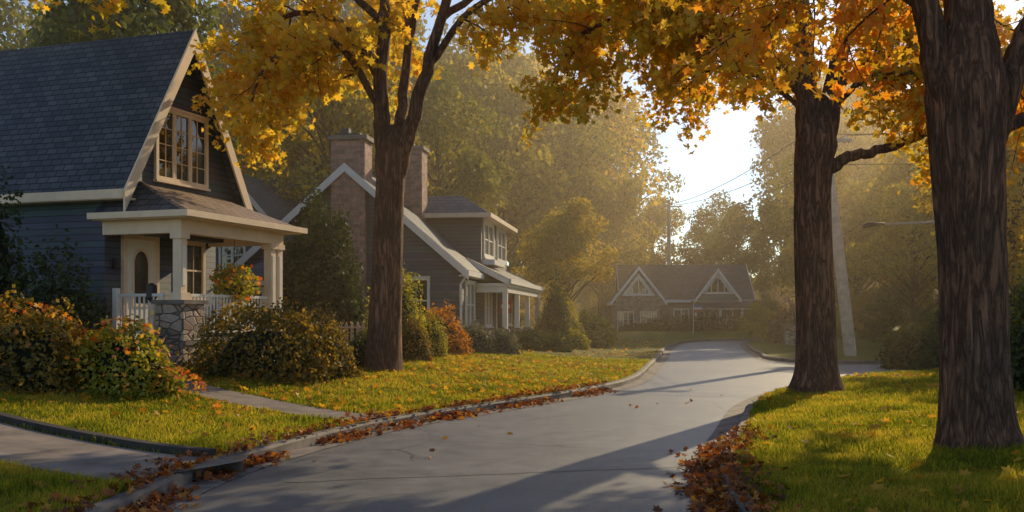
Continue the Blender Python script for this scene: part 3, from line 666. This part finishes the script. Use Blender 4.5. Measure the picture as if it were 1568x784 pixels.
t.limb([(0,.1,7.0),(-1.0,.2,8.1),(-2.1,.4,8.3),(-2.9,.3,7.6),(-3.1,.3,6.9)],.10,.02,.2,.27,1.1,1.1,7,0,.3)
t.limb([(0,.1,8),(-1.5,-.9,9.2),(-3.8,-1.5,9.6),(-6,-2,9.6),(-7.2,-2,9.3)],.09,.02,.3,.36,1.1,1,7,0,.1)
t.limb([(1.0,-.1,7),(2.2,-.5,8.3),(3.6,-.9,8.5),(4.6,-1.2,7.9)],.09,.02,.3,.3,1.2,1,7,0,.3)
t.limb([(1.3,-.2,8),(2.8,.6,9.2),(4.8,1.2,9.2),(6.4,1.6,8.2),(7.2,1.8,7.0)],.09,.02,.3,.27,1.3,1,7,0,.3)
t.limb([(.6,.5,8),(.2,2.5,9),(-.5,4.5,9.0),(-1,5.5,8.5)],.09,.02,.3,.4,1.3,1,6)
t.build('maple_tree',(-2.87,22,.1),'leafA',.16)
# Tree B
t=Tree('leafB')
trunk(t,[(-.02,0,-.2),(.0,0,.1),(.0,0,.5),(-.02,0,1.4),(-.05,0,2.8),(-.06,0,4.0),(.0,0,5.0),(.05,0,5.7)],[.72,.54,.42,.37,.35,.34,.38,.22])
t.limb([(-.1,0,4.6),(-.2,0,5.7),(-.28,.0,7.6),(-.5,.2,9.6),(-1,.3,12)],.27,.06,.7,.5,1.3,.8,14,.1)
t.limb([(.1,0,4.7),(.3,0,5.8),(.66,-.05,7.6),(1.3,-.2,10),(2,-.3,12)],.25,.06,.7,.5,1.3,.8,14,.1)
t.limb([(.15,0,4.3),(.6,-.05,4.65),(1.15,-.1,4.75),(2.3,-.2,5.15),(4.1,-.3,5.7),(5.5,-.3,6.3)],.13,.04,.35,.34,1.2,1,8)
t.limb([(-.2,0,5.8),(-1.3,.2,7.1),(-3,.4,7.7),(-4.6,.6,7.2),(-5.2,.7,6.2)],.10,.02,.25,.25,1.3,1.2,7,0,.4)
t.limb([(-.25,0,6.6),(-1.3,-.6,8),(-3.0,-1,8.2),(-4.8,-1.3,7.4)],.09,.02,.25,.28,1.3,1.1,7,0,.3)
t.limb([(-.2,0,5.4),(-.8,.4,6.2),(-1.8,.8,6.6),(-2.6,1,6.1)],.06,.02,.3,.3,1.0,1,6,0,.4)
t.limb([(-.25,0,6.2),(-.9,.4,6.9),(-1.7,.8,7.2),(-2.3,1,7.0)],.06,.02,.2,.28,1.0,1,6,0,.3)
t.limb([(.4,0,6.0),(1.3,.2,6.7),(2.4,.4,6.8),(3.4,.5,6.1)],.08,.02,.25,.24,1.2,1.2,7,0,.35)
t.limb([(.3,0,5.6),(.9,-.4,6.1),(1.7,-.7,6.1),(2.3,-.9,5.5)],.07,.02,.25,.26,1.0,1.2,7,0,.4)
t.limb([(.6,0,7.0),(1.5,.3,7.7),(2.8,.5,7.9),(4.2,.6,7.3)],.08,.02,.2,.28,1.3,1.1,7,0,.2)
t.limb([(-.3,.1,8),(-.6,2.2,9),(-1,4.5,9)],.08,.02,.3,.45,1.3,1,6)
t.build('maple_tree',(6.0,19.6,.1),'leafB',.15)
# Tree C
t=Tree('leafC')
trunk(t,[(.03,0,-.2),(.02,0,.1),(.0,0,.4),(-.03,0,1.2),(-.05,0,2.2),(-.09,0,3.2),(-.1,0,3.9),(-.1,0,4.6)],[.62,.48,.40,.345,.335,.36,.40,.27])
t.limb([(-.2,0,3.4),(-.42,0,4.3),(-.62,.0,5.2),(-1.1,.2,7),(-2,.4,9.5)],.19,.06,.62,.45,1.2,.9,14,.1)
t.limb([(-.05,0,4),(-.1,0,5.2),(.0,.1,7),(.2,.2,9.5)],.29,.07,.65,.5,1.3,.9,16,.1)
t.limb([(.1,0,3.3),(.35,-.05,4.1),(.65,-.1,4.9),(1.4,-.3,7),(2.2,-.5,9)],.18,.05,.65,.5,1.3,.9,12,.1)
t.limb([(.1,0,3.2),(.35,.1,3.55),(.9,.2,3.75),(2.2,.3,4.2),(3.5,.3,4.6)],.10,.03,.5,.4,1.1,.9,8)
t.limb([(-.5,0,4.7),(-.9,.3,5.2),(-1.5,.6,5.3),(-2.1,.8,4.8)],.06,.015,.2,.24,.9,1,7,0,.45)
t.limb([(-.8,.1,6),(-1.8,-.3,6.4),(-2.8,-.5,6.2),(-3.8,-.5,5.7)],.07,.02,.3,.33,1.1,.9,7,0,.2)
t.limb([(0,.1,5.5),(-.3,1.2,6.2),(-.8,2.4,5.9)],.07,.02,.3,.3,1.1,.9,6,0,.3)
t.limb([(.2,.1,3.9),(.8,.8,4.5),(1.6,1.6,4.7)],.05,.015,.3,.3,1.0,.9,6,0,.3)
t.build('maple_tree',(5.0,10.7,.1),'leafC',.125)
# Tree D, just left of the picture
t=Tree('leafB')
trunk(t,[(0,0,-.2),(0,0,.3),(0,0,1.4),(0,0,2.8),(0,0,4.2),(0,0,5.3)],[.6,.42,.34,.31,.30,.22])
t.limb([(0,0,4.6),(.2,0,6),(.4,.1,8),(.6,.2,10)],.22,.06,.7,.5,1.3,.9,10)
t.limb([(0,0,5),(1.2,.2,6.3),(2.9,.5,6.9),(4.4,.8,6.6),(5.0,.9,6.1)],.1,.02,.35,.42,.9,.9,7,0,.25)
t.limb([(0,0,5.5),(1,1,7.2),(2.4,2.2,8.0),(4.0,3,8.2)],.1,.02,.35,.32,1.2,1,7,0,.1)
t.build('maple_tree',(-10.6,14.2,.4),'leafB',.14)
# ------------------------------------------------------------------ background tree prototypes
def proto(name,H_,rx,rz,cz,nl,ls,leaf,ncl,seed):
    rs=np.random.default_rng(seed); b=MB()
    pts=[(0,0,-.3),(.1,0,H_*.2),(-.1,.1,H_*.45),(.1,0,H_*.8)]
    b.tube(pts,[.35*H_/14,.26*H_/14,.2*H_/14,.05],8,'barkd')
    P=[];Nn=[]
    for i in range(ncl):
        u=rs.normal(size=3); u/=np.linalg.norm(u); r=.35+.62*rs.random()**.6
        taper=1-.35*max(0,u[2]); c=u*r*np.array([rx*taper,rx*taper,rz])+np.array([0,0,cz])
        q0=np.array([0,0,max(H_*.18,c[2]-np.hypot(c[0],c[1])*.8)]); mid=(q0+c)/2+np.array([0,0,.3])
        b.tube([q0,mid,c],[.09*H_/14,.05*H_/14,.02],4,'barkd')
        cr=rx*(.16+.16*rs.random()); k=int(nl/ncl*(.6+.8*rs.random()))
        v=rs.normal(size=(k,3)); v/=np.linalg.norm(v,axis=1)[:,None]; v[:,2]=v[:,2]*.75
        rad=cr*(.45+.6*rs.random(k)**.5); P.append(c+v*rad[:,None]+rs.normal(0,.12*cr,(k,3))); Nn.append(v+np.array([0,0,.3]))
    P=np.concatenate(P); Nn=np.concatenate(Nn)
    lm=leaf_mesh(name+'_leaves',P,ls,leaf,RHOMB,Nn,.8)
    to=b.obj(name+'_t'); tm=to.data; bpy.data.objects.remove(to)
    return tm,lm
PR={'g1':proto('g1',14,4.6,5.6,8.4,14000,.28,'bgG',60,1),'g2':proto('g2',16,4.2,6.8,9.2,14000,.28,'bgG',66,2),
    'y1':proto('y1',13,4.4,5.2,7.8,13000,.28,'bgY',58,3),'y2':proto('y2',15,4.8,6.2,8.8,14000,.29,'bgY',60,4)}
def bgtree(name,k,x,y,sc,parent=None,sz=None):
    e=empty(name,(x,y,.1)) if parent is None else parent
    o=(x,y,.1) if parent else (0,0,0); rz=rng.uniform(0,6.28); s=(sc,sc,sz or sc)
    link('trunk',PR[k][0],e,o,rz,s); link('crown',PR[k][1],e,o,rz,s)
for nm,k,x,y,sc,sz in [('golden_tree','y1',2.9,53,.62,.60),('oak_tree','g2',-13,34,.85,.95),('oak_tree','y2',-8.5,47,.9,1.0),
    ('oak_tree','g1',-17,42,1.0,1.15),('oak_tree','g1',-4,54,.95,1.05),('golden_tree','y1',21,47,.8,.8),('oak_tree','g1',17.5,58,.7,.85),('golden_tree','y2',24,55,.8,.95),
    ('oak_tree','g2',29,50,.85,.85),('golden_tree','y1',17,42,.55,.55),('oak_tree','g2',23,40,.6,.6),('golden_tree','y2',16.5,32.5,.6,.62),('golden_tree','y1',21,24,.8,.7),('golden_tree','y1',14.6,22.5,.55,.6)]:  # last two golden trees are unseen, added off frame to shade the right lawn
    bgtree(nm,k,x,y,sc,None,sz)
D=empty('distant_trees')
for (x,y,k,sc) in [(-30,60,'g1',1.4),(-22,62,'y2',1.4),(-15,66,'g2',1.5),(-8,70,'g1',1.5),(-1,72,'y1',1.5),(-12,84,'g2',1.9),(-3,88,'g1',1.9),(4,90,'y2',1.75),(10,98,'g2',1.5),(15.5,104,'y1',1.05),
    (22,104,'g1',1.0),(-22,80,'y1',1.7),(-32,75,'g2',1.6),(25,84,'g2',1.35),(30,88,'y1',1.5),(20,92,'g1',.8),(33,76,'g1',1.4),(38,84,'y2',1.5),(44,80,'g2',1.5),(28,68,'y1',1.1),(36,66,'g2',1.2),(42,62,'y1',1.2),(50,70,'g1',1.4),
    (5,78,'g1',1.25),(8,84,'y1',1.0),(31,58,'g1',1.0),(37,52,'y2',.9),(26,76,'y2',1.0),(56,84,'g1',1.4),(-40,90,'g2',1.8),(34,100,'g2',1.7),(0,110,'g1',1.9)]:
    bgtree('',k,x+rng.uniform(-1,1),y,sc,D,sc*rng.uniform(.95,1.1))
U=empty('understory_shrubs')
for i in range(26):
    x=16+i*1.7+rng.uniform(-.8,.8); y=60+rng.uniform(-4,6)+ (i%3)*3
    s=.18+.12*rng.random(); link('bush',PR['g1' if i%2 else 'y1'][1],U,(x,y,-4.0*s),rng.uniform(0,6),(s*1.5,s*1.5,s*1.3))
for i in range(16):
    x=-34+i*2.2; y=58+rng.uniform(-3,3); s=.25; link('bush',PR['g1'][1],U,(x,y,-1),rng.uniform(0,6),(s*1.5,s*1.5,s*1.5))
b=MB(); V=[];F=[]
for i in range(61):
    x=-150+i*6; h=5+3*noise.noise(Vector((i*.21,0,0)))+1.2*noise.noise(Vector((i*.9,3,0)))
    V+= [(x,118,-.1),(x,124,h),(x,150,h+3)]
for i in range(60):
    for j in range(2): F.append((i*3+j,(i+1)*3+j,(i+1)*3+j+1,i*3+j+1))
b.add(V,F,'core'); b.obj('hills',None,True)
for i in range(46):
    x=-60+i*3.4; y=112+rng.uniform(-3,3); sc=.45+.15*rng.random(); link('bush',PR['g2' if i%3 else 'y2'][1],D,(x,y,-3.2*sc),rng.uniform(0,6),(sc*1.2,sc*1.2,sc))
# ------------------------------------------------------------------ haze
m=bpy.data.materials.new('haze'); m.use_nodes=True; nt=m.node_tree; nt.nodes.clear(); o=nt.nodes.new('ShaderNodeOutputMaterial')
vs=nt.nodes.new('ShaderNodeVolumeScatter'); vs.inputs['Density'].default_value=.0027; vs.inputs['Anisotropy'].default_value=.6; vs.inputs['Color'].default_value=(1,.80,.55,1)
nt.links.new(vs.outputs[0],o.inputs['Volume']); M['haze']=m
b=MB(); b.box((-90,16,-.5),(110,115,30),'haze'); b.obj('morning_haze')
# ------------------------------------------------------------------ light
AZ,EL=R(29),R(24)
w=bpy.data.worlds.new('World'); scene.world=w; w.use_nodes=True; nt=w.node_tree
bg=nt.nodes['Background']; sk=nt.nodes.new('ShaderNodeTexSky'); sk.sky_type='NISHITA'; sk.sun_disc=False; sk.sun_elevation=EL; sk.sun_rotation=AZ; sk.air_density=1.0; sk.dust_density=.1; sk.ozone_density=1.5
nt.links.new(sk.outputs[0],bg.inputs[0]); bg.inputs[1].default_value=.135
sl=bpy.data.lights.new('sun','SUN'); sl.energy=5; sl.angle=R(.5); sl.color=(1,.77,.45)
so=bpy.data.objects.new('sun',sl); scene.collection.objects.link(so)
dv=Vector((math.sin(AZ)*math.cos(EL),math.cos(AZ)*math.cos(EL),math.sin(EL)))
so.rotation_euler=dv.to_track_quat('Z','Y').to_euler()
# ------------------------------------------------------------------ camera
cam=bpy.data.cameras.new('camera'); co=bpy.data.objects.new('camera',cam); scene.collection.objects.link(co); scene.camera=co
co.location=(0,0,1.6); co.rotation_euler=(R(90),0,0); cam.lens=35; cam.sensor_width=36; cam.shift_y=93/1568; cam.clip_end=2000
scene.view_settings.view_transform='Standard'; scene.view_settings.look='None'; scene.view_settings.exposure=0
